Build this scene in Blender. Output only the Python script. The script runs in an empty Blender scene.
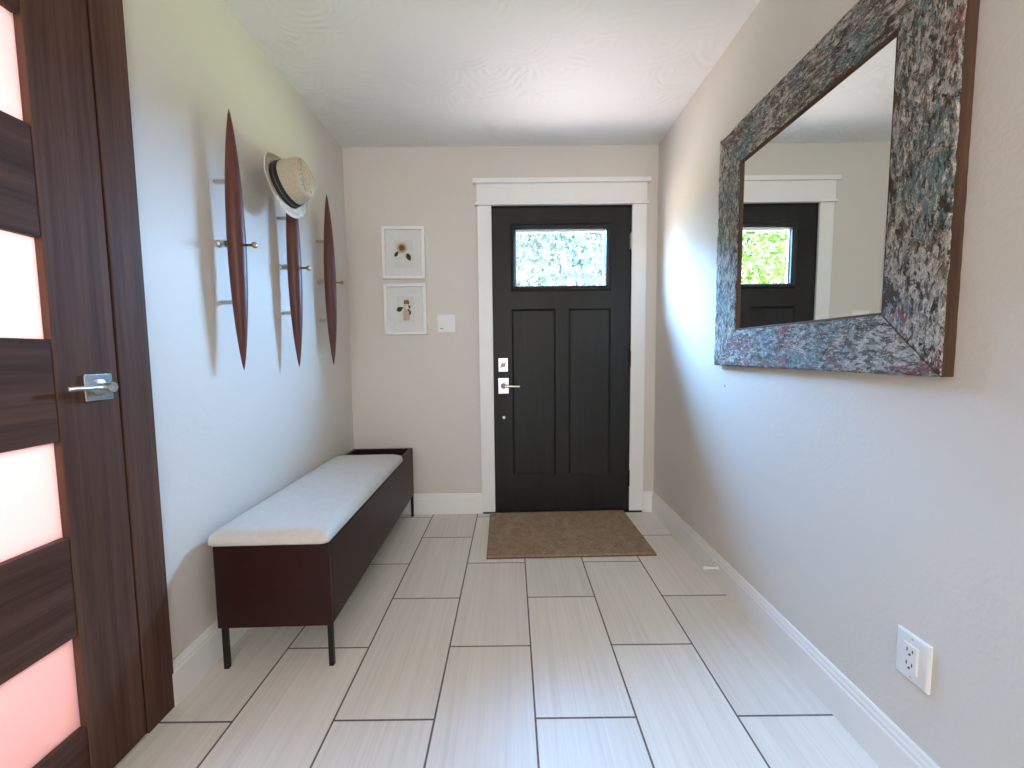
import bpy, bmesh, math, random
from mathutils import Vector, Matrix, noise
random.seed(7)
PI = math.pi
scene = bpy.context.scene
COL = scene.collection

# ------------------------------------------------------------------ room dimensions (metres)
D = 2.742          # far wall
XL, XR = -1.0876, 0.977
H = 2.4535
YB = -2.6          # rear end of the hall
TX0, TW, TY0 = 0.0618, 0.3057, 1.1458   # tile grid

# ------------------------------------------------------------------ helpers
def tag(o, label=None, cat=None, group=None, kind=None):
    if label: o['label'] = label
    if cat: o['category'] = cat
    if group: o['group'] = group
    if kind: o['kind'] = kind
    return o

def empty(name, loc=(0, 0, 0), rz=0.0):
    o = bpy.data.objects.new(name, None)
    o.empty_display_size = 0.05
    COL.objects.link(o)
    o.location = loc
    o.rotation_euler = (0, 0, rz)
    return o

def obj(name, bm, mat, parent=None, smooth=False, loc=None, bevel=0.0, seg=2, auto=None):
    bmesh.ops.recalc_face_normals(bm, faces=bm.faces[:])
    me = bpy.data.meshes.new(name)
    if smooth:
        for f in bm.faces: f.smooth = True
    bm.to_mesh(me); bm.free()
    o = bpy.data.objects.new(name, me)
    COL.objects.link(o)
    if mat is not None: me.materials.append(mat)
    if parent is not None: o.parent = parent
    if loc: o.location = loc
    if bevel:
        m = o.modifiers.new('bevel', 'BEVEL'); m.width = bevel; m.segments = seg
        m.limit_method = 'ANGLE'; m.angle_limit = math.radians(40)
        m.harden_normals = False
    return o

def box(bm, x0, x1, y0, y1, z0, z1):
    v = [bm.verts.new(p) for p in ((x0,y0,z0),(x1,y0,z0),(x1,y1,z0),(x0,y1,z0),
                                   (x0,y0,z1),(x1,y0,z1),(x1,y1,z1),(x0,y1,z1))]
    for q in ((0,3,2,1),(4,5,6,7),(0,1,5,4),(1,2,6,5),(2,3,7,6),(3,0,4,7)):
        bm.faces.new([v[i] for i in q])
    return v

def boxes(*bs):
    bm = bmesh.new()
    for b in bs: box(bm, *b)
    return bm

def basis(axis):
    a = Vector(axis).normalized()
    t = Vector((0,0,1)) if abs(a.z) < .9 else Vector((1,0,0))
    u = a.cross(t).normalized(); w = a.cross(u).normalized()
    return a, u, w

def lathe(bm, origin, axis, prof, n=24):
    """solid of revolution: prof = [(dist along axis, radius)...]"""
    a, u, w = basis(axis); o = Vector(origin)
    rings = []
    for d, r in prof:
        if r < 1e-6: rings.append([bm.verts.new(o + a*d)])
        else: rings.append([bm.verts.new(o + a*d + (u*math.cos(2*PI*k/n) + w*math.sin(2*PI*k/n))*r) for k in range(n)])
    for r0, r1 in zip(rings, rings[1:]):
        for k in range(n):
            k2 = (k+1) % n
            if len(r0) == 1 and len(r1) == 1: continue
            if len(r0) == 1: bm.faces.new((r0[0], r1[k], r1[k2]))
            elif len(r1) == 1: bm.faces.new((r0[k], r1[0], r0[k2]))
            else: bm.faces.new((r0[k], r1[k], r1[k2], r0[k2]))
    for r in (rings[0], rings[-1]):
        if len(r) > 1:
            try: bm.faces.new(r)
            except ValueError: pass
    return bm

def ring(bm, r, prof, mp, closed=True):
    """mitred rectangular moulding. r=(a0,a1,b0,b1); prof=[(inset, height)...]; mp(a,b,c)->point"""
    a0, a1, b0, b1 = r
    loops = []
    for i, h in prof:
        loops.append([bm.verts.new(mp(*p, h)) for p in ((a0+i,b0+i),(a1-i,b0+i),(a1-i,b1-i),(a0+i,b1-i))])
    n = len(loops)
    for j in range(n if closed else n-1):
        l0, l1 = loops[j], loops[(j+1) % n]
        for k in range(4):
            bm.faces.new((l0[k], l0[(k+1)%4], l1[(k+1)%4], l1[k]))
    return loops

def extrude_prof(bm, pts, axis, t0, t1):
    """2D profile pts extruded along axis. axis 'x': pts=(y,z); 'y': pts=(x,z)"""
    def P(p, t):
        return (t, p[0], p[1]) if axis == 'x' else (p[0], t, p[1])
    a = [bm.verts.new(P(p, t0)) for p in pts]; b = [bm.verts.new(P(p, t1)) for p in pts]
    n = len(pts)
    for k in range(n): bm.faces.new((a[k], a[(k+1)%n], b[(k+1)%n], b[k]))
    bm.faces.new(a); bm.faces.new(b)

def poly_prism(bm, pts2, c0, c1, mp):
    a = [bm.verts.new(mp(p[0], p[1], c0)) for p in pts2]
    b = [bm.verts.new(mp(p[0], p[1], c1)) for p in pts2]
    n = len(pts2)
    for k in range(n): bm.faces.new((a[k], a[(k+1)%n], b[(k+1)%n], b[k]))
    bm.faces.new(a); bm.faces.new(b)

# ------------------------------------------------------------------ materials
class NT:
    def __init__(s, name):
        s.m = bpy.data.materials.new(name); s.m.use_nodes = True
        s.t = s.m.node_tree; s.t.nodes.clear()
        s.out = s.t.nodes.new('ShaderNodeOutputMaterial')
        s._co = None
    def n(s, kind, **kw):
        nd = s.t.nodes.new('ShaderNode' + kind)
        for k, v in kw.items():
            setattr(nd, k, v)
        return nd
    def l(s, a, b): s.t.links.new(a, b)
    def set(s, sock, v):
        if hasattr(v, 'links') or isinstance(v, bpy.types.NodeSocket): s.l(v, sock)
        else: sock.default_value = v
    def co(s):
        if s._co is None: s._co = s.n('TexCoord').outputs['Object']
        return s._co
    def mapped(s, scale=(1,1,1), loc=(0,0,0), rot=(0,0,0)):
        mp = s.n('Mapping'); s.l(s.co(), mp.inputs['Vector'])
        mp.inputs['Scale'].default_value = scale; mp.inputs['Location'].default_value = loc
        mp.inputs['Rotation'].default_value = rot
        return mp.outputs['Vector']
    def noise(s, vec, scale=5, detail=3, rough=.5, dist=0):
        nd = s.n('TexNoise'); s.l(vec, nd.inputs['Vector'])
        nd.inputs['Scale'].default_value = scale; nd.inputs['Detail'].default_value = detail
        nd.inputs['Roughness'].default_value = rough; nd.inputs['Distortion'].default_value = dist
        return nd.outputs['Fac']
    def ramp(s, fac, stops, interp='LINEAR'):
        nd = s.n('ValToRGB'); s.l(fac, nd.inputs['Fac']); cr = nd.color_ramp; cr.interpolation = interp
        while len(cr.elements) < len(stops): cr.elements.new(0.5)
        for e, (p, c) in zip(cr.elements, stops):
            e.position = p; e.color = (*c, 1) if len(c) == 3 else c
        return nd.outputs['Color']
    def math(s, op, a, b=0.0, c=0.0):
        nd = s.n('Math', operation=op)
        for i, v in enumerate((a, b, c)): s.set(nd.inputs[i], v)
        return nd.outputs[0]
    def mix(s, fac, a, b, blend='MIX'):
        nd = s.n('Mix', data_type='RGBA', blend_type=blend)
        s.set(nd.inputs[0], fac)
        for i, v in ((6, a), (7, b)):
            s.set(nd.inputs[i], (*v, 1) if isinstance(v, tuple) and len(v) == 3 else v)
        return nd.outputs[2]
    def bump(s, h, strength=.2, dist=.005):
        nd = s.n('Bump'); s.l(h, nd.inputs['Height'])
        nd.inputs['Strength'].default_value = strength; nd.inputs['Distance'].default_value = dist
        return nd.outputs['Normal']
    def bsdf(s, color, rough=.5, metal=0, normal=None, spec=.5, **kw):
        b = s.n('BsdfPrincipled')
        s.set(b.inputs['Base Color'], (*color, 1) if isinstance(color, tuple) and len(color) == 3 else color)
        s.set(b.inputs['Roughness'], rough); b.inputs['Metallic'].default_value = metal
        b.inputs['Specular IOR Level'].default_value = spec
        if normal is not None: s.l(normal, b.inputs['Normal'])
        for k, v in kw.items(): s.set(b.inputs[k], v)
        s.l(b.outputs[0], s.out.inputs['Surface'])
        return b

def simple(name, color, rough=.5, metal=0, spec=.5, nscale=30, var=.06, bump=0.0):
    t = NT(name)
    f = t.noise(t.co(), nscale, 3)
    c0 = tuple(max(0, c*(1-var)) for c in color); c1 = tuple(min(1, c*(1+var)) for c in color)
    c = t.ramp(f, [(.3, c0), (.7, c1)])
    t.bsdf(c, rough, metal, t.bump(f, bump, .002) if bump else None, spec)
    return t.m

def wall_paint(name, color):
    t = NT(name)
    f = t.noise(t.co(), 2.0, 2)
    c = t.ramp(f, [(.3, tuple(k*.985 for k in color)), (.7, color)])
    b1 = t.noise(t.co(), 85, 3, .6)
    b2 = t.noise(t.mapped((1,1,1), (3,1,2)), 28, 2, .5)
    hgt = t.math('ADD', b1, t.math('MULTIPLY', b2, .8))
    t.bsdf(c, .62, 0, t.bump(hgt, .17, .004), .3)
    return t.m

def ceiling_mat():
    t = NT('ceiling_skip_trowel')
    # overlapping half-round fan sweeps of plaster
    sp = t.n('SeparateXYZ'); t.l(t.co(), sp.inputs[0])
    w1 = t.math('MULTIPLY', t.math('SUBTRACT', t.noise(t.mapped((1,1,0)), 3.0, 2), .5), .75)
    w2 = t.math('MULTIPLY', t.math('SUBTRACT', t.noise(t.mapped((1,1,0), (4,7,0)), 3.6, 2), .5), .75)
    def fan(size, off, freq):
        v = t.math('ADD', t.math('ADD', t.math('DIVIDE', sp.outputs[1], size), w2), off)
        row = t.math('FLOOR', v); fv = t.math('FRACT', v)
        u = t.math('ADD', t.math('ADD', t.math('DIVIDE', sp.outputs[0], size*1.5), w1), t.math('MULTIPLY', row, .37))
        fu = t.math('MULTIPLY', t.math('SUBTRACT', t.math('FRACT', u), .5), 1.5)
        d = t.math('SQRT', t.math('ADD', t.math('MULTIPLY', fu, fu), t.math('MULTIPLY', fv, fv)))
        return d, t.math('SINE', t.math('MULTIPLY', d, freq))
    d1, r1 = fan(.21, .3, 34.0)
    patch = t.noise(t.mapped((1,1,1), (2.2,.4,0)), 1.9, 2)
    amp = t.ramp(patch, [(.44, (.10,)*3), (.60, (1,1,1))])
    fine = t.noise(t.mapped((1,1,1)), 40, 3)
    hgt = t.math('ADD', t.math('MULTIPLY', d1, .55), t.math('MULTIPLY', t.math('MULTIPLY', r1, .34), amp))
    hgt = t.math('ADD', hgt, t.math('MULTIPLY', fine, .15))
    f = t.noise(t.co(), 2.2, 2)
    c = t.ramp(f, [(.3, (.80,.79,.77)), (.7, (.84,.83,.81))])
    t.bsdf(c, .6, 0, t.bump(hgt, .42, .012), .3)
    return t.m

def tile_mat():
    t = NT('linen_porcelain_tile')
    sp = t.n('SeparateXYZ'); t.l(t.co(), sp.inputs[0])
    u = t.math('DIVIDE', t.math('SUBTRACT', sp.outputs[0], TX0), TW)
    col = t.math('FLOOR', u); fu = t.math('FRACT', u)
    odd = t.math('FLOORED_MODULO', col, 2.0)
    v = t.math('ADD', t.math('DIVIDE', t.math('SUBTRACT', sp.outputs[1], TY0), 2*TW), t.math('MULTIPLY', odd, .5))
    row = t.math('FLOOR', v); fv = t.math('FRACT', v)
    g = .0045
    du = t.math('MULTIPLY', t.math('MINIMUM', fu, t.math('SUBTRACT', 1.0, fu)), TW)
    dv = t.math('MULTIPLY', t.math('MINIMUM', fv, t.math('SUBTRACT', 1.0, fv)), 2*TW)
    d = t.math('MINIMUM', du, dv)
    mask = t.n('MapRange'); mask.interpolation_type = 'SMOOTHSTEP'
    t.l(d, mask.inputs['Value']); mask.inputs['From Min'].default_value = .0023; mask.inputs['From Max'].default_value = .0037
    m = mask.outputs[0]
    cmb = t.n('CombineXYZ'); t.l(col, cmb.inputs[0]); t.l(row, cmb.inputs[1])
    wn = t.n('TexWhiteNoise', noise_dimensions='2D'); t.l(cmb.outputs[0], wn.inputs['Vector'])
    # striations along the tile length, shifted per tile
    off = t.n('VectorMath', operation='SCALE'); t.l(wn.outputs['Color'], off.inputs[0]); off.inputs['Scale'].default_value = 9.0
    add = t.n('VectorMath', operation='ADD'); t.l(t.co(), add.inputs[0]); t.l(off.outputs[0], add.inputs[1])
    mp = t.n('Mapping'); t.l(add.outputs[0], mp.inputs['Vector']); mp.inputs['Scale'].default_value = (120, 2.4, 1)
    s1 = t.noise(mp.outputs[0], 1.0, 4, .6, .25)
    mp2 = t.n('Mapping'); t.l(add.outputs[0], mp2.inputs['Vector']); mp2.inputs['Scale'].default_value = (34, .9, 1)
    s2 = t.noise(mp2.outputs[0], 1.0, 3, .5, .4)
    s = t.math('ADD', t.math('MULTIPLY', s1, .65), t.math('MULTIPLY', s2, .35))
    c = t.ramp(s, [(.30, (.70,.65,.585)), (.5, (.79,.74,.67)), (.68, (.84,.795,.73))])
    tint = t.n('MapRange'); t.l(wn.outputs['Value'], tint.inputs['Value']); tint.inputs['To Min'].default_value = .94; tint.inputs['To Max'].default_value = 1.03
    c = t.mix(1.0, c, tint.outputs[0], 'MULTIPLY')
    gn = t.noise(t.co(), 60, 2)
    gc = t.ramp(gn, [(.3, (.11,.09,.075)), (.7, (.17,.145,.12))])
    colr = t.mix(m, gc, c)
    rg = t.math('ADD', t.math('MULTIPLY', m, -.42), .82)
    hgt = t.math('ADD', m, t.math('MULTIPLY', s1, .12))
    t.bsdf(colr, rg, 0, t.bump(hgt, .35, .002), .45)
    return t.m

def wood(name, c0, c1, axis, rough=.42, scale=1.0, bump=.12, spec=.4, pores=True):
    """grain runs along axis (0,1,2)"""
    t = NT(name)
    sc = [26*scale]*3; sc[axis] = 1.1*scale
    f = t.noise(t.mapped(tuple(sc)), 1.0, 5, .6, .6)
    sc2 = [130*scale]*3; sc2[axis] = 3.0*scale
    g = t.noise(t.mapped(tuple(sc2)), 1.0, 3, .6)
    k = t.math('ADD', t.math('MULTIPLY', f, .62), t.math('MULTIPLY', g, .38))
    c = t.ramp(k, [(.36, c0), (.64, c1)])
    t.bsdf(c, rough, 0, t.bump(g, bump, .001), spec)
    return t.m

def distressed(name, axis, w_blue=.0, w_red=.0, w_white=.0, shift=(0,0,0), red_dir=None):
    """flaked coats of old boat paint over rough wood, grain along axis"""
    t = NT(name)
    def sc(a, b):
        v = [b, b, b]; v[axis] = a; return tuple(v)
    fl = lambda a, b, o, d=4: t.noise(t.mapped(sc(a, b), tuple(x+o for x in shift)), 1.0, d, .72, .6)
    grain = fl(20, 130, 0.0, 4)
    c = t.ramp(grain, [(.32, (.030,.020,.014)), (.5, (.13,.095,.07)), (.68, (.30,.24,.18))])
    def coat(c, fac, lo, c0, c1, w, fine, soft=.03):
        m = t.ramp(fac, [(lo-w, (0,0,0)), (lo-w+soft, (1,1,1))])
        col = t.ramp(fine, [(.34, c0), (.62, c1)])
        return t.mix(m, c, col), m
    big1 = t.noise(t.mapped((1,1,1), tuple(x+40 for x in shift)), 5.5, 2, .5)
    big2 = t.noise(t.mapped((1,1,1), tuple(x+60 for x in shift)), 4.5, 2, .5)
    def biased(f, big, k): return t.math('ADD', f, t.math('MULTIPLY', t.math('SUBTRACT', big, .5), k))
    n2 = fl(60, 130, 2.3, 4); n3 = fl(22, 48, 5.1, 7); n4 = fl(26, 62, 8.7, 7); n5 = fl(12, 26, 12.9, 6)
    c, m1 = coat(c, biased(n3, big1, .75), .53, (.060,.105,.115), (.23,.31,.31), w_blue, n2)
    c, m2 = coat(c, biased(n4, big1, -.25), .515, (.27,.235,.19), (.66,.62,.55), w_white, n2)
    c, m3 = coat(c, biased(n5, big2, .9), .66, (.13,.030,.028), (.33,.12,.09), w_red, n4, .07)
    n6 = fl(50, 120, 3.7, 5)
    c, m4 = coat(c, n6, .575, (.55,.53,.48), (.80,.78,.72), 0, n2)
    kn = fl(12, 22, 20.3, 4)
    c, m5 = coat(c, kn, .60, (.022,.014,.010), (.11,.065,.042), 0, n2)
    n7 = fl(38, 95, 31.1, 5)
    c, m6 = coat(c, n7, .575, (.012,.009,.008), (.04,.03,.022), 0, n2)
    grit = t.noise(t.co(), 210, 3)
    c = t.mix(1.0, c, t.ramp(grit, [(.3, (.7,)*3), (.65, (1.1,1.1,1.1))]), 'MULTIPLY')
    h = t.math('ADD', t.math('MULTIPLY', m2, .5), t.math('MULTIPLY', m4, .45))
    h = t.math('ADD', h, t.math('MULTIPLY', m1, .3)); h = t.math('SUBTRACT', h, t.math('ADD', t.math('MULTIPLY', m5, .7), t.math('MULTIPLY', m6, .8)))
    h = t.math('ADD', h, t.math('ADD', t.math('MULTIPLY', grain, .6), t.math('MULTIPLY', n2, .7)))
    t.bsdf(c, .52, 0, t.bump(h, .85, .005), .5)
    return t.m

def fabric(name, color, scale=420):
    t = NT(name)
    w1 = t.n('TexWave', wave_type='BANDS', bands_direction='X'); t.l(t.co(), w1.inputs['Vector']); w1.inputs['Scale'].default_value = scale/3; w1.inputs['Distortion'].default_value = 1.5
    w2 = t.n('TexWave', wave_type='BANDS', bands_direction='Y'); t.l(t.co(), w2.inputs['Vector']); w2.inputs['Scale'].default_value = scale/3; w2.inputs['Distortion'].default_value = 1.5
    wv = t.math('ADD', w1.outputs['Fac'], w2.outputs['Fac'])
    n1 = t.noise(t.mapped((1, .35, 1)), 60, 4, .65)
    c = t.ramp(n1, [(.3, tuple(k*.92 for k in color)), (.7, color)])
    t.bsdf(c, .9, 0, t.bump(t.math('ADD', wv, n1), .15, .002), .15, **{'Sheen Weight': .15})
    return t.m

def straw(name, c0, c1):
    t = NT(name)
    w = t.n('TexWave', wave_type='BANDS', bands_direction='Z'); t.l(t.co(), w.inputs['Vector']); w.inputs['Scale'].default_value = 90; w.inputs['Distortion'].default_value = 2.5
    n = t.noise(t.co(), 120, 3)
    f = t.math('ADD', t.math('MULTIPLY', w.outputs['Fac'], .5), t.math('MULTIPLY', n, .5))
    t.bsdf(t.ramp(f, [(.25, c0), (.75, c1)]), .75, 0, t.bump(f, .3, .001), .25)
    return t.m

def coir(name):
    t = NT(name)
    n = t.noise(t.co(), 170, 4, .75)
    n2 = t.noise(t.mapped((1,1,1), (3,3,0)), 22, 3, .6)
    k = t.math('ADD', t.math('MULTIPLY', n, .7), t.math('MULTIPLY', n2, .3))
    c = t.ramp(k, [(.33, (.19,.125,.08)), (.5, (.38,.265,.175)), (.66, (.56,.42,.29))])
    t.bsdf(c, .95, 0, t.bump(n, .9, .006), .1)
    return t.m

def clear_glass(name, tint=(1,1,1), gloss=.05):
    t = NT(name)
    tr = t.n('BsdfTransparent'); tr.inputs[0].default_value = (*tint, 1)
    gl = t.n('BsdfGlossy'); gl.inputs['Roughness'].default_value = .02
    mx = t.n('MixShader'); mx.inputs[0].default_value = gloss
    t.l(tr.outputs[0], mx.inputs[1]); t.l(gl.outputs[0], mx.inputs[2])
    t.l(mx.outputs[0], t.out.inputs['Surface'])
    return t.m

def frosted(name, color):
    t = NT(name)
    n = t.noise(t.co(), 200, 2)
    b = t.bump(n, .05, .001)
    tl = t.n('BsdfTranslucent'); tl.inputs[0].default_value = (*color, 1)
    df = t.n('BsdfPrincipled'); df.inputs['Base Color'].default_value = (*color, 1); df.inputs['Roughness'].default_value = .35
    t.l(b, df.inputs['Normal'])
    mx = t.n('MixShader'); mx.inputs[0].default_value = .15
    t.l(tl.outputs[0], mx.inputs[1]); t.l(df.outputs[0], mx.inputs[2]); t.l(mx.outputs[0], t.out.inputs['Surface'])
    return t.m

def leaf_mat(name, c0=(.10,.26,.05), c1=(.26,.46,.10), c2=(.52,.62,.22)):
    t = NT(name)
    n = t.noise(t.co(), 2.2, 3, .6)
    c = t.ramp(n, [(.3, c0), (.5, c1), (.7, c2)])
    df = t.n('BsdfDiffuse'); t.l(c, df.inputs[0])
    tl = t.n('BsdfTranslucent'); t.l(c, tl.inputs[0])
    mx = t.n('MixShader'); mx.inputs[0].default_value = .45
    t.l(df.outputs[0], mx.inputs[1]); t.l(tl.outputs[0], mx.inputs[2]); t.l(mx.outputs[0], t.out.inputs['Surface'])
    return t.m

M = {}
M['wall'] = wall_paint('greige_wall_paint', (.705, .655, .592))
M['ceil'] = ceiling_mat()
M['tile'] = tile_mat()
M['trim'] = simple('white_trim_paint', (.86, .85, .83), .38, var=.015, nscale=8)
M['plastic'] = simple('white_plastic', (.82, .815, .80), .3, var=.01)
M['door'] = wood('black_door_paint', (.0105,.0105,.0100), (.017,.017,.0162), 2, .46, .6, .10, .30)
M['gap'] = simple('dark_gap', (.006,.005,.005), .8)
M['bronze'] = simple('dark_threshold', (.02,.017,.015), .4, .6)
WA, WB = (.064,.031,.0215), (.130,.066,.047)
M['walnut_v'] = wood('walnut_vertical', WA, WB, 2, .6, .8, .1, .12)
M['walnut_h'] = wood('walnut_horizontal', tuple(c*.8 for c in WA), tuple(c*.85 for c in WB), 1, .6, .8, .1, .12)
M['mahog'] = wood('mahogany_bench', (.0150,.0022,.0020), (.028,.0048,.0042), 1, .42, .7, .05, .32)
M['mahog_s'] = wood('mahogany_spindle', (.075,.023,.017), (.130,.043,.032), 2, .42, .9, .05, .35)
M['blackmetal'] = simple('black_metal', (.006,.006,.006), .4, .3)
M['nickel'] = simple('brushed_nickel', (.62,.60,.57), .28, 1, var=.04)
M['chrome'] = simple('satin_chrome', (.70,.70,.71), .24, 1, var=.02)
M['dmetal'] = simple('dark_nickel', (.22,.21,.20), .35, 1, var=.05)
M['brass'] = simple('aged_brass', (.42,.31,.19), .35, 1, var=.05)
M['fabric'] = fabric('cream_linen', (.66,.635,.60))
M['straw'] = straw('straw_hat', (.40,.33,.23), (.62,.54,.42))
M['straw_l'] = straw('straw_brim_edge', (.62,.54,.42), (.80,.73,.60))
M['band'] = simple('black_ribbon', (.012,.010,.011), .6)
M['band2'] = simple('grey_stripe', (.10,.09,.09), .6)
M['coir'] = coir('coir_mat')
M['coir_e'] = simple('mat_rubber_edge', (.13,.085,.055), .9)
M['dist_low'] = distressed('boat_paint_teal_red', 1, .0, .10, .02, (3.1,1.2,.4))
M['dist_top'] = distressed('boat_paint_brown_grey', 1, -.02, -.03, .02, (7.7,4.2,9.4))
M['dist_near'] = distressed('boat_paint_cream_teal', 2, .02, .0, .035, (1.3,8.2,2.7))
M['dist_far'] = distressed('boat_paint_grey', 2, .03, -.04, .03, (5.3,2.2,6.1))
M['framewood'] = wood('frame_side_wood', (.045,.02,.012), (.13,.065,.036), 2, .5, 1.0, .3)
M['framewood_y'] = wood('frame_side_wood_level', (.045,.02,.012), (.13,.065,.036), 1, .5, 1.0, .3)
M['mirror'] = simple('mirror_silver', (.80,.83,.80), .004, 1, var=0.0)
M['mat'] = simple('white_mat_board', (.74,.74,.72), .85, var=.02)
M['paper'] = simple('print_paper', (.69,.70,.665), .85, var=.05, nscale=60)
M['petal'] = simple('tan_petals', (.50,.34,.20), .8, var=.25, nscale=90)
M['seed'] = simple('brown_flower_head', (.17,.085,.03), .8, var=.4, nscale=140)
M['leafp'] = simple('dark_leaf_print', (.035,.045,.03), .8, var=.3, nscale=90)
M['stem'] = simple('pale_stem_print', (.78,.77,.72), .8)
M['blush'] = simple('blush_print', (.56,.43,.35), .8, var=.12, nscale=70)
M['crownp'] = simple('ochre_print', (.20,.14,.05), .8, var=.3, nscale=120)
M['cream'] = simple('cream_print', (.74,.68,.55), .8)
M['glass'] = clear_glass('window_glass')
M['frost'] = frosted('frosted_glass', (.93,.71,.69))
M['pinkwall'] = wall_paint('pink_room_paint', (.86,.52,.45))
M['dark'] = simple('slot_dark', (.02,.02,.02), .6)
M['rubber'] = simple('white_rubber', (.80,.80,.78), .5)
M['leaf'] = leaf_mat('tree_leaves', (.06,.17,.03), (.17,.33,.06), (.40,.48,.16))
M['leaf2'] = leaf_mat('glare_paled_leaves', (.075,.115,.10), (.22,.285,.26), (.46,.51,.475))  # greens washed pale to stand in for glare in the door window
M['bark'] = wood('tree_bark', (.05,.035,.025), (.12,.09,.06), 2, .9, 1, .6)
M['ground'] = simple('porch_pavers', (.50,.40,.36), .9, var=.1, nscale=6)
M['grass'] = simple('garden_grass', (.16,.25,.07), .9, var=.25, nscale=25)
M['stucco'] = simple('outside_wall', (.62,.58,.54), .8)

# ------------------------------------------------------------------ setting: shell
bm = boxes((XL-.15, XR+.15, YB-.15, D+.15, -.12, 0.0))
tag(obj('floor', bm, M['tile']), 'pale linen-look rectangular porcelain tiles in running bond with brown grout', 'floor', kind='structure')
bm = boxes((XL-.15, XR+.15, YB-.15, D+.15, H, H+.12))
tag(obj('ceiling', bm, M['ceil']), 'white ceiling with fan-swept plaster texture', 'ceiling', kind='structure')

DX0, DX1, DZ1 = -.121, .805, 2.066            # front door opening
bm = boxes((XL-.15, DX0-.022, D, D+.15, 0, H), (DX1+.022, XR+.15, D, D+.15, 0, H), (DX0-.022, DX1+.022, D, D+.15, DZ1+.022, H))
tag(obj('wall_far', bm, M['wall']), 'greige wall around the black front door', 'wall', kind='structure')
LY0, LY1, LZ1 = .335, 1.111, 2.04             # walnut door opening in the left wall
bm = boxes((XL-.12, XL, YB, LY0-.02, 0, H), (XL-.12, XL, LY1+.02, D, 0, H), (XL-.12, XL, LY0-.02, LY1+.02, LZ1+.02, H))
tag(obj('wall_left', bm, M['wall']), 'pale greige wall behind the bench and hooks', 'wall', kind='structure')
bm = boxes((XR, XR+.15, YB, D, 0, H))
tag(obj('wall_right', bm, M['wall']), 'greige wall carrying the square mirror', 'wall', kind='structure')
# rear wall with an unseen, unglazed opening added to let in fill light
bm = boxes((XL, XR, YB-.15, YB, 0, .35), (XL, XR, YB-.15, YB, 2.3, H), (XL, XL+.12, YB-.15, YB, .35, 2.3), (XR-.12, XR, YB-.15, YB, .35, 2.3))
tag(obj('wall_rear', bm, M['wall']), 'greige wall at the rear of the hall', 'wall', kind='structure')

# baseboards with a moulded cap
def base_prof(sign, w):
    t, h = .014, .142
    return [(w, 0), (w+sign*t, 0), (w+sign*t, h-.034), (w+sign*(t-.003), h-.030), (w+sign*(t-.003), h-.020),
            (w+sign*(t-.006), h-.014), (w+sign*(t-.007), h-.004), (w+sign*.004, h), (w, h)]
bm = bmesh.new(); extrude_prof(bm, base_prof(-1, D), 'x', XL, -.214); extrude_prof(bm, base_prof(-1, D), 'x', .902, XR)
tag(obj('baseboard_far', bm, M['trim']), 'white moulded baseboard on the door wall', 'baseboard', kind='structure')
bm = bmesh.new(); extrude_prof(bm, base_prof(1, XL), 'y', 1.200, D-.014); extrude_prof(bm, base_prof(1, XL), 'y', YB, LY0-.1)
tag(obj('baseboard_left', bm, M['trim']), 'white moulded baseboard along the left wall', 'baseboard', kind='structure')
bm = bmesh.new(); extrude_prof(bm, base_prof(-1, XR), 'y', YB, D-.014)
tag(obj('baseboard_right', bm, M['trim']), 'white moulded baseboard along the right wall', 'baseboard', kind='structure')

# front door casing (craftsman style)
bm = boxes((-.214, DX0, D-.018, D, .012, 2.073), (DX1, .900, D-.018, D, .012, 2.073),       # legs
           (-.226, .909, D-.030, D, 2.073, 2.091),                                          # fillet
           (-.218, .901, D-.022, D, 2.091, 2.210),                                          # head board
           (-.238, .921, D-.038, D, 2.210, 2.240))                                          # cap
tr = obj('trim_1', bm, M['trim'], bevel=.0025)
tag(tr, 'white craftsman casing around the black front door', 'door casing', kind='structure')
bm = boxes((DX0-.022, DX0-.001, D, D+.15, 0, DZ1+.02), (DX1+.001, DX1+.022, D, D+.15, 0, DZ1+.02), (DX0-.022, DX1+.022, D, D+.15, DZ1+.001, DZ1+.022),
           (DX0-.001, DX0+.014, D+.0485, D+.09, 0, DZ1), (DX1-.014, DX1+.001, D+.0485, D+.09, 0, DZ1), (DX0, DX1, D+.0485, D+.09, DZ1-.014, DZ1+.001))
obj('door_jamb', bm, M['gap'], tr)
bm = boxes((-.205, .892, D-.016, D+.15, 0, .012))
obj('threshold', bm, M['bronze'], tr)

# ------------------------------------------------------------------ front door
SX0, SX1, SZ0, SZ1 = -.1175, .8015, .013, 2.0635
fy, by = D+.004, D+.048
wf = lambda a, b, c: (a, fy-c, b)
door = empty('door_1', (SX0, fy, 0))
tag(door, 'black panelled front door with one small window at the top', 'door', kind='structure')
def dobj(name, bm, mat, parent=door, **k):
    bmesh.ops.translate(bm, verts=bm.verts[:], vec=(-SX0, -fy, 0))
    return obj(name, bm, mat, parent, **k)
PX = ((.005, .303), (.390, .674)); PZ0, PZ1 = .267, 1.402
WX0, WX1, WZ0, WZ1 = .002, .677, 1.519, 1.959
GX0, GX1, GZ0, GZ1 = .037, .634, 1.548, 1.919
bm = boxes((SX0, PX[0][0], fy, by, SZ0, SZ1), (PX[1][1], SX1, fy, by, SZ0, SZ1),
           (PX[0][0], PX[1][1], fy, by, SZ0, PZ0), (PX[0][1], PX[1][0], fy, by, PZ0, PZ1),
           (PX[0][0], PX[1][1], fy, by, PZ1, WZ0), (PX[0][0], PX[1][1], fy, by, WZ1, SZ1))
slab = dobj('slab', bm, M['door'])
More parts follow.
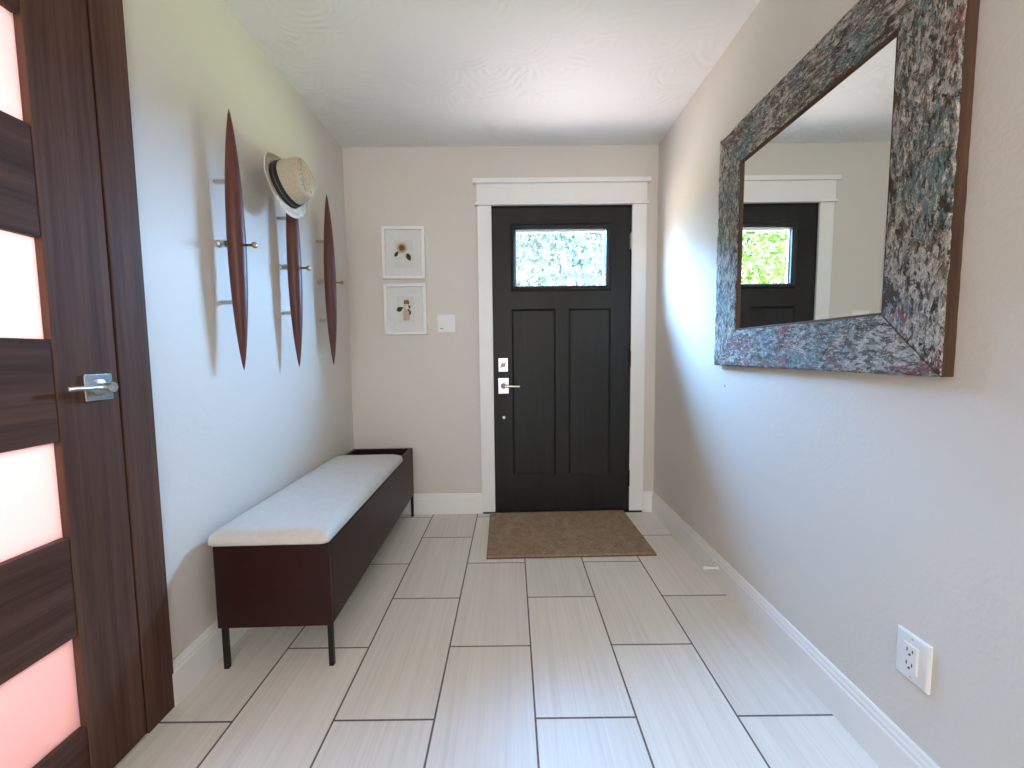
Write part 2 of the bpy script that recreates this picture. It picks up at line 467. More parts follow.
for x0, x1 in PX:
    bm = bmesh.new()
    lp = ring(bm, (x0, x1, PZ0, PZ1), [(0, 0), (.010, -.009), (.014, -.011)], wf, closed=False)
    bm.faces.new(lp[-1])
    box(bm, x0, x1, fy+.013, by, PZ0, PZ1)
    dobj('panel', bm, M['door'])
bm = bmesh.new()
ring(bm, (WX0, WX1, WZ0, WZ1), [(0, -.044), (0, -.004), (.003, .004), (.012, .008), (.022, .004), (GX0-WX0, -.006), (GX0-WX0, -.044)], wf)
wfr = dobj('window_bead', bm, M['door'])
bm = boxes((GX0-.004, GX1+.004, fy+.020, fy+.026, GZ0-.004, GZ1+.004))
dobj('window_pane', bm, M['glass'])
# thin white spacer bar round the insulated pane
bm = bmesh.new(); ring(bm, (GX0, GX1, GZ0, GZ1), [(0, -.028), (.008, -.028), (.008, -.040), (0, -.040)], wf)
dobj('pane_spacer', bm, M['plastic'])
def handle_front():
    cx, cz = -.055, 1.028
    bm = boxes((cx-.032, cx+.032, fy-.010, fy, cz-.046, cz+.046))
    p = dobj('deadbolt_plate', bm, M['chrome'], bevel=.002); p['label'] = 'chrome plate'
    bm = bmesh.new(); lathe(bm, (cx, fy-.009, cz), (0,-1,0), [(0,.016),(.008,.016),(.010,.013),(.011,0)], 20)
    poly_prism(bm, [(cx-.024, cz-.016), (cx-.018, cz-.022), (cx+.024, cz+.014), (cx+.018, cz+.021)], .018, .026, wf)
    dobj('thumb_turn', bm, M['dmetal'])
    cx, cz = -.054, .886
    bm = boxes((cx-.036, cx+.036, fy-.010, fy, cz-.054, cz+.054))
    p = dobj('handle_plate', bm, M['chrome'], bevel=.002); p['label'] = 'chrome plate'
    bm = bmesh.new(); lathe(bm, (cx, fy-.009, cz), (0,-1,0), [(0,.019),(.006,.019),(.008,.012),(.050,.012),(.052,.010),(.053,0)], 20)
    dobj('handle_neck', bm, M['dmetal']); bm = bmesh.new()
    lathe(bm, (cx-.004, fy-.052, cz), (1,0,-.02), [(0,0),(0,.0085),(.112,.0075),(.114,.005),(.114,0)], 16)
    dobj('lever_handle', bm, M['nickel'], smooth=False)
    bm = bmesh.new(); lathe(bm, (-.054, fy, .668), (0,-1,0), [(0,.011),(.004,.011),(.006,.008),(.007,0)], 16)
    dobj('metal_button', bm, M['nickel'])
handle_front()
for zc in (1.84, 1.06, .24):
    bm = bmesh.new(); lathe(bm, (.803, D-.012, zc-.055), (0,0,1), [(0,0),(0,.0065),(.110,.0065),(.110,0)], 12)
    box(bm, .794, .803, D-.004, D+.004, zc-.05, zc+.05)
    dobj('hinge', bm, M['nickel'] if zc > 1.5 else M['bronze'])

# ------------------------------------------------------------------ walnut door in the left wall
wd = empty('door_2', (XL, LY0, 0))
tag(wd, 'walnut door with stacked frosted glass lites at left edge', 'door', kind='structure')
def wobj(name, bm, mat, parent=wd, off=True, **k):
    bmesh.ops.translate(bm, verts=bm.verts[:], vec=(-XL, -LY0, 0))
    return obj(name, bm, mat, parent, **k)
fx = XL+.012; bx_ = fx-.042
SW = .150
y0, y1 = LY0+.004, LY1-.007
for a, b in ((y0, y0+SW), (y1-SW, y1)):
    wobj('stile', boxes((bx_, fx, a, b, .006, LZ1-.006)), M['walnut_v'], bevel=.002)
RZ = [(.006, .178), (.418, .668), (.903, 1.146), (1.378, 1.628), (1.862, LZ1-.006)]
for a, b in RZ:
    wobj('rail', boxes((bx_+.002, fx-.002, y0+SW+.0015, y1-SW-.0015, a, b)), M['walnut_h'], bevel=.002)
for (a, b), (c, d) in zip(RZ, RZ[1:]):
    p = wobj('frosted_lite', boxes((fx-.026, fx-.019, y0+SW-.002, y1-SW+.002, b-.002, c+.002)), M['frost'])
    p['label'] = 'frosted glass glowing pinkish white'
hy, hz = 1.045, 1.026
p = wobj('handle_plate', boxes((fx, fx+.009, hy-.035, hy+.035, hz-.034, hz+.034)), M['chrome'], bevel=.0015)
p['label'] = 'square satin chrome plate'
bm = bmesh.new()
lathe(bm, (fx+.008, hy, hz), (1,0,0), [(0,.020),(.004,.020),(.007,.011),(.022,.011),(.023,.0125),(.038,.0125),(.0395,.0105),(.0395,.0075),(.0365,.0065),(.0365,0)], 24)
lathe(bm, (fx+.031, hy+.004, hz), (0,-1,.02), [(0,0),(0,.0068),(.098,.0060),(.100,.004),(.100,0)], 18)
wobj('lever_handle', bm, M['nickel'])
# jamb and walnut casing
ct = .0135
bm = boxes((XL-.005, XL+ct, LY1-.001, LY1+.0955, 0, LZ1+.09), (XL-.005, XL+ct, LY0-.0885, LY0+.001, 0, LZ1+.09), (XL-.005, XL+ct, LY0+.001, LY1-.001, LZ1+.001, LZ1+.09))
tr2 = obj('trim_2', bm, M['walnut_v'], bevel=.002)
tag(tr2, 'walnut casing board around the walnut door', 'door casing', kind='structure')
bm = boxes((XL-.12, XL+.006, LY1-.003, LY1+.019, 0, LZ1+.019), (XL-.12, XL+.006, LY0-.019, LY0+.003, 0, LZ1+.019), (XL-.12, XL+.006, LY0+.003, LY1-.003, LZ1-.003, LZ1+.019),
           (XL-.065, XL-.0303, LY1-.016, LY1-.003, 0, LZ1-.003))
obj('door_jamb', bm, M['walnut_v'], tr2)

# the small bright room behind the walnut door
RX0, RX1 = XL-1.9, XL-.12
bm = boxes((RX0-.1, RX0, -.4, 1.9, 0, 2.4), (RX0, RX1, -.5, -.4, 0, 2.4), (RX0, RX1, 1.9, 2.0, 0, 2.4), (RX0, RX1, -.4, 1.9, 2.4, 2.5), (RX0, RX1, -.4, 1.9, -.12, 0.0))
tag(obj('wall_beyond', bm, M['pinkwall']), 'pink painted room behind the frosted walnut door', 'wall', kind='structure')

# ------------------------------------------------------------------ storage bench
bench = empty('storage_bench', (-1.0365, 1.349, 0), math.radians(1.5))
tag(bench, 'dark mahogany storage bench with cream cushion on black legs against left wall', 'bench')
BW, BL, BT, RT = .396, 1.345, .447, .473
TY = 1.118        # tray starts here
w = .022
bm = boxes((0, BW, 0, w, .153, BT), (0, BW, BL-w, BL, .153, RT), (0, w, w, BL-w, .153, BT), (BW-w, BW, w, BL-w, .153, BT),
           (w, BW-w, w, BL-w, .153, .17))
# raised tray end
for x0, x1 in ((0, w), (BW-w, BW)):
    poly_prism(bm, [(1.04, BT), (BL-w, BT), (BL-w, RT), (1.12, RT)], x0, x1, lambda a, b, c: (c, a, b))
boxo = obj('box', bm, M['mahog'], bench, bevel=.002)
obj('tray', boxes((w, BW-w, TY-.02, BL-w, .420, .430)), M['mahog'], bench)
lid = boxes((.006, BW-.004, .004, TY-.06, BT+.0005, BT+.007))
obj('lid', lid, M['blackmetal'], bench)
# padded cushion: rounded plan, domed section
def cushion(x0, x1, y0, y1, z0, z1, rc, re):
    bm = bmesh.new()
    def loop(ins, z):
        pts = []
        r = rc+ins*.75
        a0_, a1_, b0_, b1_ = x0+ins+r, x1-ins-r, y0+ins+r, y1-ins-r
        for cx, cy, a0 in ((a1_, b1_, 0), (a0_, b1_, 90), (a0_, b0_, 180), (a1_, b0_, 270)):
            for k in range(7):
                a = math.radians(a0+15*k); pts.append((cx+r*math.cos(a), cy+r*math.sin(a), z))
        return [bm.verts.new(p) for p in pts]
    hgt = z1-z0
    prof = [(.006, z0), (0, z0+.006), (0, z0+hgt*.35)]
    for k in range(1, 9):
        a = k/8*PI/2
        prof.append((re*(1-math.cos(a)), z0+hgt*.35 + hgt*.65*math.sin(a)))
    loops = [loop(i, z) for i, z in prof]
    n = len(loops[0])
    for l0, l1 in zip(loops, loops[1:]):
        for k in range(n): bm.faces.new((l0[k], l0[(k+1)%n], l1[(k+1)%n], l1[k]))
    bm.faces.new(loops[0])
    c = bm.verts.new(((x0+x1)/2, (y0+y1)/2, z1+.001))
    lt = loops[-1]
    # inner loops so the crown is gently domed
    inner = []
    for s, dz in ((.9, .002), (.5, .005)):
        inner.append([bm.verts.new((((x0+x1)/2)+(v.co.x-(x0+x1)/2)*s, ((y0+y1)/2)+(v.co.y-(y0+y1)/2)*s, z1+dz)) for v in lt])
    seq = [lt]+inner
    for l0, l1 in zip(seq, seq[1:]):
        for k in range(n): bm.faces.new((l0[k], l0[(k+1)%n], l1[(k+1)%n], l1[k]))
    c.co.z = z1+.006
    for k in range(n): bm.faces.new((seq[-1][k], seq[-1][(k+1)%n], c))
    return bm
cu = obj('cushion', cushion(-.015, BW+.003, -.013, 1.075, BT+.006, BT+.061, .020, .050), M['fabric'], bench, smooth=True)
cu['label'] = 'cream linen upholstered cushion'
for lx in (.010, BW-.019):
    for ly in (.002, BL-.019):
        obj('leg', boxes((lx, lx+.017, ly, ly+.017, 0, .1545)), M['blackmetal'], bench, bevel=.002)
# corner stiles visible on the box
# ------------------------------------------------------------------ wall hook spindles
def coat_rack(name, y, zc, label):
    r = empty(name, (XL, y, zc))
    tag(r, label, 'coat hook', 'spindle coat hooks on the left wall')
    L, R, X = .480, .0305, .068
    bm = bmesh.new(); prof = []
    for k in range(41):
        s = -1+2*k/40
        prof.append((s*L, R*max(0.0, (1-abs(s)**2.0))**.80 if abs(s) < 1 else 0))
    lathe(bm, (X, 0, 0), (0,0,1), prof, 28)
    obj('spindle', bm, M['mahog_s'], r, smooth=True)
    for dz in (.220, -.004, -.220):
        bm = bmesh.new()
        if dz > -.1 and dz < .1:
            lathe(bm, (.0, 0, dz), (1,0,0), [(-.002,0),(-.002,.014),(.006,.014),(.012,.010),(.020,.013),(.030,.013),(.034,.007),(.060,.007)], 16)
        else:
            lathe(bm, (.0, 0, dz), (1,0,0), [(-.002,0),(-.002,.0085),(.060,.0085),(.060,0)], 16)
        obj('standoff', bm, M['nickel'], r, smooth=False)
    bm = bmesh.new()
    lathe(bm, (X+.02, 0, -.010), (1,0,0), [(0,.0045),(.034,.0045),(.038,.007),(.043,.0115),(.049,.0125),(.054,.009),(.056,0)], 16)
    obj('peg', bm, M['brass'], r, smooth=True)
    return r
coat_rack('coat_hook', 1.544, 1.526, 'mahogany spindle coat hook nearest the walnut door')
coat_rack('coat_hook', 1.947, 1.526, 'mahogany spindle coat hook with the straw hat on top')
coat_rack('coat_hook', 2.326, 1.524, 'mahogany spindle coat hook nearest the far corner')

# ------------------------------------------------------------------ straw fedora on the middle hook
hat = empty('straw_hat', (-.993, 1.845, 1.852))
ax = Vector((.93, -.16, .27)).normalized()       # crown direction
upv = Vector((0,0,1)); yv = ax.cross(upv).normalized(); xv = yv.cross(ax).normalized()
Rm = Matrix((xv, yv, ax)).transposed()           # local x = up the brim, y = sideways, z = crown
hat.rotation_euler = Rm.to_euler()
tag(hat, 'straw fedora hat with black band hanging on middle wall hook', 'hat')
def oval_lofts(bm, rows, n=40):
    loops = []
    for (a, b, zf) in rows:
        loops.append([bm.verts.new((a*math.cos(2*PI*k/n), b*math.sin(2*PI*k/n), zf(2*PI*k/n) if callable(zf) else zf)) for k in range(n)])
    for l0, l1 in zip(loops, loops[1:]):
        for k in range(n): bm.faces.new((l0[k], l0[(k+1)%n], l1[(k+1)%n], l1[k]))
    return loops
CA, CB = .098, .082
def dent(a, b, z, d):
    return lambda t: z - d*(math.cos(t)**2)*0
bm = bmesh.new()
rows = [(CA, CB, 0.0), (CA*.985, CB*.985, .03), (CA*.95, CB*.93, .07), (CA*.90, CB*.83, .100), (CA*.86, CB*.75, .112), (CA*.80, CB*.66, .116), (CA*.66, CB*.50, .113)]
lp = oval_lofts(bm, rows)
# pinched teardrop crease
for l, s in zip(lp[3:], (.1, .3, .7, 1.0)):
    for v in l:
        v.co.z -= s*.0
n = 40
inn = [bm.verts.new((v.co.x*.8, v.co.y*.45, .100)) for v in lp[-1]]
for k in range(n): bm.faces.new((lp[-1][k], lp[-1][(k+1)%n], inn[(k+1)%n], inn[k]))
cc = bm.verts.new((0, 0, .090))
for k in range(n): bm.faces.new((inn[k], inn[(k+1)%n], cc))
# front pinches
for v in bm.verts:
    if v.co.z > .03:
        f = (v.co.z-.03)/.09
        p = math.exp(-((v.co.x-.065)/.035)**2)
        v.co.y *= 1-.22*f*p
        v.co.z -= .020*f*max(0, -v.co.x/.09)
cr = obj('crown', bm, M['straw'], hat, smooth=True)
sm = cr.modifiers.new('solid', 'SOLIDIFY'); sm.thickness = .002; sm.offset = -1
bm = bmesh.new()
def brim_z(amp):
    return lambda t: amp*(.55*math.sin(t)**2) + amp*.9*max(0, math.cos(t)) - amp*.2*max(0, -math.cos(t))
oval_lofts(bm, [(CA-.001, CB-.001, 0.0), (CA+.012, CB+.012, brim_z(.003)), (CA+.030, CB+.030, brim_z(.010)), (CA+.040, CB+.040, brim_z(.020)), (CA+.045, CB+.045, brim_z(.028))])
for v in bm.verts:
    if v.co.x > .098: v.co.x = .098+(v.co.x-.098)*.45
br = obj('brim', bm, M['straw_l'], hat, smooth=True)
sm = br.modifiers.new('solid', 'SOLIDIFY'); sm.thickness = .003; sm.offset = 0
bm = bmesh.new()
def bandloft(z0, z1, g):
    def k(z): return 1-.5*(z/.07)*.06*2
    return oval_lofts(bm, [(CA*k(z0)+g-.002, CB*k(z0)+g-.002, z0), (CA*k(z0)+g, CB*k(z0)+g, z0), (CA*k(z1)+g, CB*k(z1)+g, z1), (CA*k(z1)+g-.002, CB*k(z1)+g-.002, z1)])
bandloft(.002, .036, .0032)
bd = obj('hat_band', bm, M['band'], hat, smooth=False)
bm = bmesh.new(); bandloft(.016, .021, .0042)
obj('band_stripe', bm, M['band2'], bd, smooth=False)

# ------------------------------------------------------------------ framed botanical prints
def picture(x0, x1, z0, z1, tilt, kind, label):
    cx, cz = (x0+x1)/2, (z0+z1)/2
    r = empty('picture_frame', (cx, D, cz)); r.rotation_euler = (0, tilt, 0)
    tag(r, label, 'picture', 'framed botanical prints by the front door')
    hw, hh = (x1-x0)/2, (z1-z0)/2
    mp = lambda a, b, c: (a, -c, b)
    bm = bmesh.new(); ring(bm, (-hw, hw, -hh, hh), [(0, .001), (0, .024), (.002, .026), (.018, .026), (.020, .024), (.020, .001)], mp)
    obj('frame', bm, M['trim'], r)
    obj('mat', boxes((-hw+.019, hw-.019, -.008, -.002, -hh+.019, hh-.019)), M['mat'], r)
    if kind == 0: px0, px1, pz0, pz1 = -.065, .062, -.098, .085
    else: px0, px1, pz0, pz1 = -.055, .060, -.088, .085
    art = obj('print', boxes((px0, px1, -.0095, -.008, pz0, pz1)), M['paper'], r)
    def piece(name, pts, mat, c0=.0095, c1=.0105):
        bm = bmesh.new(); poly_prism(bm, pts, c0, c1, mp); return obj(name, bm, mat, art)
    def blob(cx, cz, rx, rz, n=14, rot=0, j=0):
        out = []
        for k in range(n):
            a = 2*PI*k/n; rr = 1+j*(random.random()-.5)
            x, z = rx*rr*math.cos(a), rz*rr*math.sin(a)
            out.append((cx+x*math.cos(rot)-z*math.sin(rot), cz+x*math.sin(rot)+z*math.cos(rot)))
        return out
    def leaf(cx, cz, L, W, rot):
        pts = []
        for k in range(9):
            s = k/8; pts.append((L*(s-.5), W*math.sin(PI*s**.8)))
        for k in range(7, 0, -1):
            s = k/8; pts.append((L*(s-.5), -W*math.sin(PI*s**.8)))
        return [(cx+x*math.cos(rot)-z*math.sin(rot), cz+x*math.sin(rot)+z*math.cos(rot)) for x, z in pts]
    if kind == 0:
        fcx, fcz = -.012, .032
        pts = []
        for k in range(44):
            a = 2*PI*k/44; rr = (.041 if k % 2 == 0 else .024)*(1+.12*random.random())
            pts.append((fcx+rr*math.cos(a), fcz+rr*math.sin(a)))
        piece('petals', pts, M['petal'])
        piece('flower_head', blob(fcx, fcz, .019, .019, 14, 0, .2), M['seed'], .0105, .012)
        piece('stalk', [(fcx-.006, fcz-.036), (fcx+.0, fcz-.036), (.012, -.088), (.006, -.088)], M['stem'])
        piece('stalk', [(fcx+.010, fcz-.036), (fcx+.014, fcz-.036), (.030, -.088), (.025, -.088)], M['stem'])
        piece('printed_leaf', leaf(-.048, -.006, .044, .011, math.radians(55)), M['leafp'])
        piece('printed_leaf', leaf(.032, -.028, .056, .015, math.radians(-65)), M['leafp'])
    else:
        piece('blossom', [(-.018, -.074), (.022, -.074), (.028, -.03), (.030, .015), (.016, .042), (-.006, .042), (-.014, .0), (-.018, -.035)], M['blush'])
        piece('petal_tip', blob(.006, .068, .008, .014), M['cream'])
        piece('flower_head', [(-.010, .034), (.026, .034), (.024, .056), (.016, .062), (.006, .060), (-.006, .062), (-.010, .052)], M['crownp'], .0105, .012)
        piece('cream_petal', leaf(.009, .018, .042, .010, math.radians(80)), M['cream'], .0105, .0115)
        piece('printed_leaf', leaf(-.038, .002, .050, .016, math.radians(28)), M['leafp'])
        piece('printed_leaf', leaf(.026, .018, .024, .006, math.radians(110)), M['leafp'], .0105, .0115)
        piece('printed_leaf', leaf(.021, -.008, .026, .005, math.radians(125)), M['leafp'], .0105, .0115)
        piece('printed_leaf', leaf(.030, -.024, .030, .006, math.radians(75)), M['leafp'], .0105, .0115)
    return r
picture(-.845, -.563, 1.606, 1.945, math.radians(.3), 0, 'upper white framed print of a tan daisy with two dark leaves')
picture(-.843, -.562, 1.239, 1.575, math.radians(-.2), 1, 'lower white framed print of a blush flower with one large dark leaf')

# ------------------------------------------------------------------ light switch plate (two gang)
sw = empty('light_switch', (-.434, D, 1.310))
tag(sw, 'white two-gang light switch plate between the prints and front door', 'light switch')
bm = bmesh.new(); mp = lambda a, b, c: (a, -c, b)
lp = ring(bm, (-.060, .060, -.060, .060), [(0, .0), (0, .004), (.004, .007)], mp, closed=False); bm.faces.new(lp[-1]); bm.faces.new(lp[0])
obj('plate', bm, M['plastic'], sw)
for cx in (-.023, .023):
    bm = bmesh.new()
    poly_prism(bm, [(.007, -.033), (.010, -.033), (.0125, 0), (.0095, .033), (.007, .033)], cx-.0165, cx+.0165, lambda a, b, c: (c, -a, b))
    rk = obj('rocker', bm, M['plastic'], sw)
    if cx < 0:
        obj('indicator', boxes((cx-.018, cx+.004, -.0135, -.0095, -.037, -.033)), M['dark'], rk)
# ------------------------------------------------------------------ power outlet on right wall
ol = empty('power_outlet', (XR, .933, .349))
tag(ol, 'white duplex power outlet low on the right wall', 'power outlet')
mr = lambda a, b, c: (-c, a, b)
bm = bmesh.new(); lp = ring(bm, (-.0405, .0405, -.0585, .0585), [(0, 0), (0, .005), (.004, .008)], mr, closed=False); bm.faces.new(lp[-1]); bm.faces.new(lp[0])
obj('plate', bm, M['plastic'], ol)
bm = boxes((-.0128, -.006, -.017, .017, -.034, .034))
rc = obj('receptacle', bm, M['plastic'], ol, bevel=.001)
for zc in (.017, -.017):
    bm = boxes((-.0134, -.0124, .0055, .0078, zc-.001, zc+.008), (-.0134, -.0124, -.0078, -.0055, zc-.0005, zc+.0075))
    lathe(bm, (-.0125, 0, zc-.007), (-1,0,0), [(0,0),(0,.0028),(.001,.0028),(.001,0)], 12)
    obj('socket_slots', bm, M['dark'], rc)
for zc in (.048, -.048):
    bm = bmesh.new(); lathe(bm, (-.0078, 0, zc), (-1,0,0), [(0,0),(0,.003),(.001,.0025),(.001,0)], 12)
    obj('screw', bm, M['nickel'], ol)

# ------------------------------------------------------------------ coir doormat
mat = empty('doormat', (.311, 2.413, 0), math.radians(1.2))
tag(mat, 'brown coir doormat in front of the black door', 'doormat')
def slab_grid(x0, x1, y0, y1, z0, z1, nx, ny, amp):
    bm = bmesh.new()
    top = [[bm.verts.new((x0+(x1-x0)*i/nx, y0+(y1-y0)*j/ny, z1+amp*noise.noise((i*.9, j*.9, 3.1)))) for i in range(nx+1)] for j in range(ny+1)]
    for j in range(ny):
        for i in range(nx): bm.faces.new((top[j][i], top[j][i+1], top[j+1][i+1], top[j+1][i]))
    edge = [top[0][i] for i in range(nx+1)] + [top[j][nx] for j in range(1, ny+1)] + [top[ny][i] for i in range(nx-1, -1, -1)] + [top[j][0] for j in range(ny-1, 0, -1)]
    low = [bm.verts.new((v.co.x, v.co.y, z0)) for v in edge]
    k = len(edge)
    for q in range(k): bm.faces.new((edge[q], edge[(q+1)%k], low[(q+1)%k], low[q]))
    bm.faces.new(low)
    return bm
obj('pile', slab_grid(-.458, .458, -.299, .299, .004, .016, 90, 60, .0022), M['coir'], mat)
obj('backing', boxes((-.462, .462, -.303, .303, .0, .006)), M['coir_e'], mat)

# ------------------------------------------------------------------ square mirror with reclaimed boat wood frame
MY0, MY1, MZ0, MZ1 = .889, 1.890, 1.040, 2.042
IY0, IY1, IZ0, IZ1 = 1.041, 1.721, 1.190, 1.881
FT = .031
mir = empty('wall_mirror', (XR, (MY0+MY1)/2, MZ0))
tag(mir, 'large square mirror in a distressed painted wood frame on right wall', 'mirror')
def mp_m(a, b, c): return Vector((-c, a-(MY0+MY1)/2, b-MZ0))
def plank(p0, p1, q1, q0, name, side_mat, seed, face_mat):
    """front face p0,p1 (outer edge) q0,q1 (inner edge); carved and chipped"""
    bm = bmesh.new()
    P0, P1, Q1, Q0 = [Vector(p) for p in (p0, p1, q1, q0)]
    nu, nv = 150, 26
    gridv = []
    for j in range(nv+1):
        row = []
        t = j/nv
        for i in range(nu+1):
            s = i/nu
            p = (P0*(1-s)+P1*s)*(1-t) + (Q0*(1-s)+Q1*s)*t
            edge = min(t, 1-t)*2
            e2 = min(1, min(s, 1-s)*40)
            q = Vector((p.x*34, p.y*34, seed))
            d = .0022*noise.noise(q) + .0016*noise.noise(q*2.7) + .0010*noise.noise(q*6.1)
            chip = max(0, noise.noise(Vector((p.x*16, p.y*16, seed+9)))-.28)*.014
            h = FT + (d - chip)*e2 - (.003 if edge < .04 else 0)
            # uneven outer edge
            if j == 0:
                n2 = .0009*noise.noise(Vector((p.x*30, p.y*30, seed+4)))*e2
                dirn = (Q0-P0).normalized() if False else ((Q0+Q1)-(P0+P1)).normalized()
                p = p + dirn*n2
            row.append(bm.verts.new(mp_m(p.x, p.y, h)))
        gridv.append(row)
    for j in range(nv):
        for i in range(nu):
            bm.faces.new((gridv[j][i], gridv[j][i+1], gridv[j+1][i+1], gridv[j+1][i])).smooth = True
    edge = [gridv[0][i] for i in range(nu+1)] + [gridv[j][nu] for j in range(1, nv+1)] + [gridv[nv][i] for i in range(nu-1, -1, -1)] + [gridv[j][0] for j in range(nv-1, 0, -1)]
    low = [bm.verts.new((-.001, v.co.y, v.co.z)) for v in edge]
    k = len(edge)
    fs = [bm.faces.new((edge[q], edge[(q+1)%k], low[(q+1)%k], low[q])) for q in range(k)]
    fs.append(bm.faces.new(low))
    for f in fs: f.material_index = 1
    o = obj(name, bm, face_mat, mir)
    o.data.materials.append(side_mat)
    return o
g = .0012
oA, oB, oC, oD = (MY0, MZ0), (MY1, MZ0), (MY1, MZ1), (MY0, MZ1)
iA, iB, iC, iD = (IY0, IZ0), (IY1, IZ0), (IY1, IZ1), (IY0, IZ1)
def sh(p, dy, dz): return (p[0]+dy, p[1]+dz, 0)
plank(sh(oA, g, 0), sh(oB, -g, 0), sh(iB, -g, 0), sh(iA, g, 0), 'frame_rail', M['framewood_y'], 1.3, M['dist_low'])
plank(sh(oC, -g, 0), sh(oD, g, 0), sh(iD, g, 0), sh(iC, -g, 0), 'frame_rail', M['framewood_y'], 5.7, M['dist_top'])
plank(sh(oB, 0, g), sh(oC, 0, -g), sh(iC, 0, -g), sh(iB, 0, g), 'frame_stile', M['framewood'], 9.1, M['dist_far'])
plank(sh(oD, 0, -g), sh(oA, 0, g), sh(iA, 0, g), sh(iD, 0, -g), 'frame_stile', M['framewood'], 14.9, M['dist_near'])
bm = bmesh.new()
ring(bm, (IY0-.003, IY1+.003, IZ0-.003, IZ1+.003), [(0, .004), (0, .0245), (.003, .0265), (.008, .0265), (.010, .0245), (.010, .004)], mp_m)
obj('inner_lip', bm, M['framewood'], mir)
bm = bmesh.new()
a = [mp_m(*p, .0190) for p in ((IY0-.002, IZ0-.002), (IY1+.002, IZ0-.002), (IY1+.002, IZ1+.002), (IY0-.002, IZ1+.002))]
b = [mp_m(*p, .0150) for p in ((IY0-.002, IZ0-.002), (IY1+.002, IZ0-.002), (IY1+.002, IZ1+.002), (IY0-.002, IZ1+.002))]
va = [bm.verts.new(p) for p in a]; vb = [bm.verts.new(p) for p in b]
bm.faces.new(va); bm.faces.new(vb)
for k in range(4): bm.faces.new((va[k], va[(k+1)%4], vb[(k+1)%4], vb[k]))
p = obj('mirror_glass', bm, M['mirror'], mir); p['label'] = 'silvered mirror glass'
# small nail left in the wall under the mirror
bm = bmesh.new(); lathe(bm, (0,0,0), (-1,0,0), [(0,0),(0,.0018),(.003,.0018),(.003,.0032),(.0045,.0025),(.005,0)], 12)
nl = obj('wall_nail', bm, M['dark'], loc=(XR, 1.84, .945))
tag(nl, 'tiny dark nail head in the wall below the mirror', 'nail')

# ------------------------------------------------------------------ door stop on right baseboard
ds = empty('door_stop', (XR-.014, 1.835, .084))
tag(ds, 'small white spring door stop on the right baseboard', 'door stop')
bm = bmesh.new(); lathe(bm, (0,0,0), (-1,0,.03), [(0,0),(0,.011),(.005,.010),(.008,.006),(.008,0)], 16)
obj('base', bm, M['plastic'], ds)
bm = bmesh.new()
lathe(bm, (0,0,0), (-1,0,.03), [(.006,0),(.006,.0042)] + [(.008+.0025*k, .0050 if k % 2 else .0040) for k in range(20)] + [(.058,.0042),(.058,0)], 12)
obj('rod', bm, M['plastic'], ds)
bm = bmesh.new(); lathe(bm, (0,0,0), (-1,0,.03), [(.056,0),(.056,.0075),(.068,.0075),(.071,.005),(.071,0)], 16)
obj('tip', bm, M['rubber'], ds)

# ------------------------------------------------------------------ outdoors beyond the front door
bm = boxes((-3.5, 4.0, D+.15, D+3.0, -.16, -.02))  # porch ground slab outdoors, no part of the door trim
tag(obj('porch_paving', bm, M['ground']), 'paved porch outside the front door', 'porch', kind='structure')
bm = boxes((-9, 9, D+3.0, D+11, -.2, -.06))  # grass slab past the porch, no part of the door trim
tag(obj('lawn_slab', bm, M['grass']), 'grass beyond the porch outside', 'lawn', kind='structure')

def tree(name, x, y, h, rad, n, seed, label, lm='leaf'):
    rnd = random.Random(seed)
    r = empty(name, (x, y, -.06))
    tag(r, label, 'tree')
    bm = bmesh.new(); lathe(bm, (0,0,0), (.02,0,1), [(0,.11),(.3,.085),(h*.25,.07),(h*.38,.03),(h*.42,0)], 12)
    obj('trunk', bm, M['bark'], r, smooth=True)
    bm = bmesh.new()
    for _ in range(n):
        while True:
            v = Vector((rnd.uniform(-1,1), rnd.uniform(-1,1), rnd.uniform(-1,1)))
            if .25 < v.length < 1: break
        c = Vector((v.x*rad, v.y*rad*.8, h*.52+v.z*h*.46))
        d = Vector((rnd.gauss(0,1), rnd.gauss(0,1), rnd.gauss(0,.7))).normalized()
        u = d.orthogonal().normalized(); w_ = d.cross(u)
        L = rnd.uniform(.05, .09); W = L*.5
        a = rnd.uniform(0, 6.28); e = u*math.cos(a)+w_*math.sin(a); f = d.cross(e)
        vs = [bm.verts.new(c+p) for p in (-e*L, f*W*.8+d*.01, e*L, -f*W*.8+d*.01)]
        bm.faces.new(vs)
    me = bpy.data.meshes.new('foliage'); bm.to_mesh(me); bm.free(); me.materials.append(M[lm])
    o = bpy.data.objects.new('foliage', me); COL.objects.link(o); o.parent = r
    return r
tree('garden_tree', .95, D+4.6, 4.6, 1.42, 8500, 3, 'leafy green tree seen straight through the front door window', 'leaf2')
tree('garden_tree', -2.3, D+4.7, 4.6, 1.5, 3600, 5, 'leafy green tree seen through the door window in the mirror')

# ------------------------------------------------------------------ light
world = bpy.data.worlds.new('sky'); scene.world = world; world.use_nodes = True
nt = world.node_tree; nt.nodes.clear()
wo = nt.nodes.new('ShaderNodeOutputWorld'); bg = nt.nodes.new('ShaderNodeBackground')
bg.inputs[0].default_value = (.88, .95, 1.0, 1); bg.inputs[1].default_value = 2.5
nt.links.new(bg.outputs[0], wo.inputs[0])

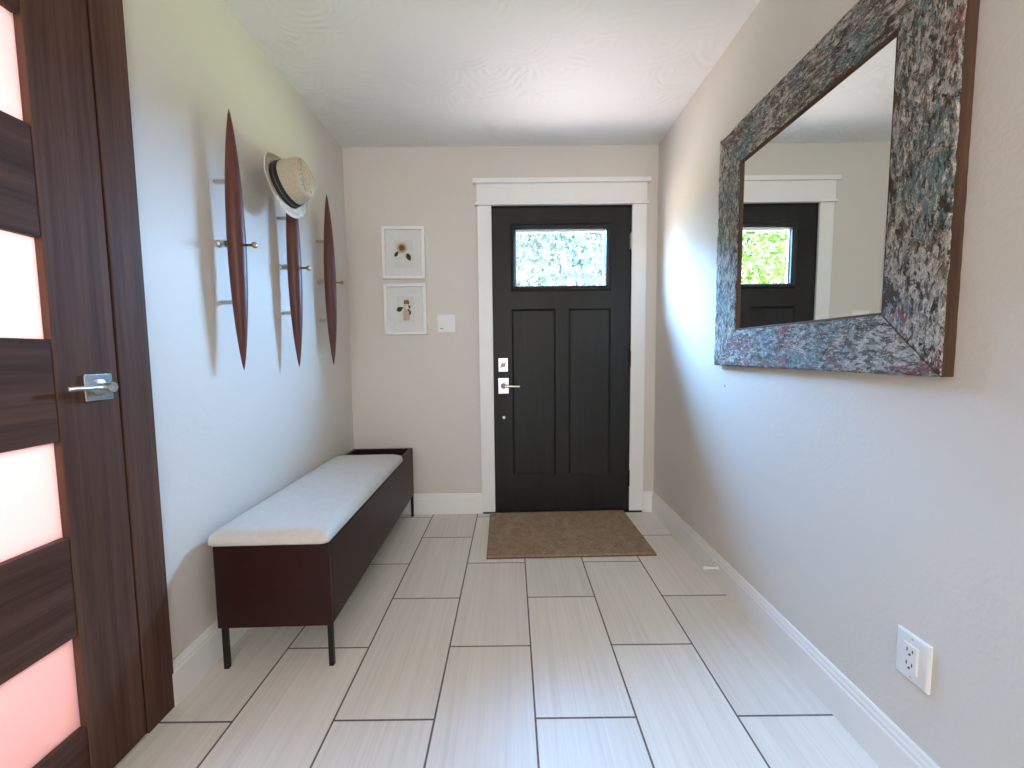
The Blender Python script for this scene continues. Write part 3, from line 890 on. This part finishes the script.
def area(name, loc, target, sx, sy, power, color, spread=PI):
    l = bpy.data.lights.new(name, 'AREA'); l.shape = 'RECTANGLE'; l.size = sx; l.size_y = sy
    l.energy = power; l.color = color; l.spread = spread
    o = bpy.data.objects.new(name, l); COL.objects.link(o); o.location = loc
    d = Vector(target)-Vector(loc); o.rotation_euler = d.to_track_quat('-Z', 'Y').to_euler()
    return o
wc = Vector((.335, D, 1.735))
area('sky_daylight_ahead', (-.4, D+2.6, 3.55), wc, 5.0, 1.7, 4000, (.24, .54, 1.0))
area('sky_daylight_right', (3.7, D+2.7, 3.3), wc, 3.0, 3.0, 4300, (.28, .57, 1.0))
area('sky_daylight_left', (-3.6, D+2.5, 3.2), wc, 2.6, 2.6, 1500, (.45, .70, 1.0))
area('lawn_bounce_right', (3.4, D+2.4, .15), wc, 3.0, 2.0, 620, (.80, 1.0, .42))
area('lawn_bounce_left', (-3.3, D+2.2, .55), wc, 2.4, 1.8, 360, (1.0, .92, .80))
area('porch_bounce', (-.1, D+2.0, .02), (-.1, D+2.0, 2), 4.6, 2.6, 540, (1.0, .76, .58))
area('rear_fill', (0, YB+.35, 1.85), (0, 1.2, .15), 1.8, 1.1, 33, (1.0, .92, .83))  # unseen warm fill lamp added behind the camera to lift floor and walls
area('bright_room', (XL-.9, .50, 1.28), (XL, .68, 1.26), .6, .45, 40, (.88, .97, 1.0))
sun = bpy.data.lights.new('sun', 'SUN'); sun.energy = 22.0; sun.angle = .01; sun.color = (1, .97, .92)
so = bpy.data.objects.new('sun', sun); COL.objects.link(so)
so.rotation_euler = Vector((.62, -.02, -.78)).to_track_quat('-Z', 'Y').to_euler()

# ------------------------------------------------------------------ camera
cam = bpy.data.cameras.new('camera'); cam.sensor_width = 36; cam.sensor_fit = 'HORIZONTAL'; cam.lens = 14.2087
cam.clip_start = .02
co = bpy.data.objects.new('camera', cam); COL.objects.link(co)
p, y, r = -.0735607, .0012014, -.010367
cp, sp, cy, sy = math.cos(p), math.sin(p), math.cos(y), math.sin(y)
F = Vector((sy*cp, cy*cp, sp)); Rt = Vector((cy, -sy, 0)); U = Rt.cross(F)
R2 = Rt*math.cos(r)+U*math.sin(r); U2 = -Rt*math.sin(r)+U*math.cos(r)
mw = Matrix((R2, U2, -F)).transposed().to_4x4(); mw.translation = (0, 0, 1.1)
co.matrix_world = mw
scene.camera = co

scene.view_settings.view_transform = 'Standard'
scene.view_settings.look = 'None'
scene.view_settings.gamma = 1.0
scene.view_settings.use_curve_mapping = False
scene.view_settings.exposure = 0.0
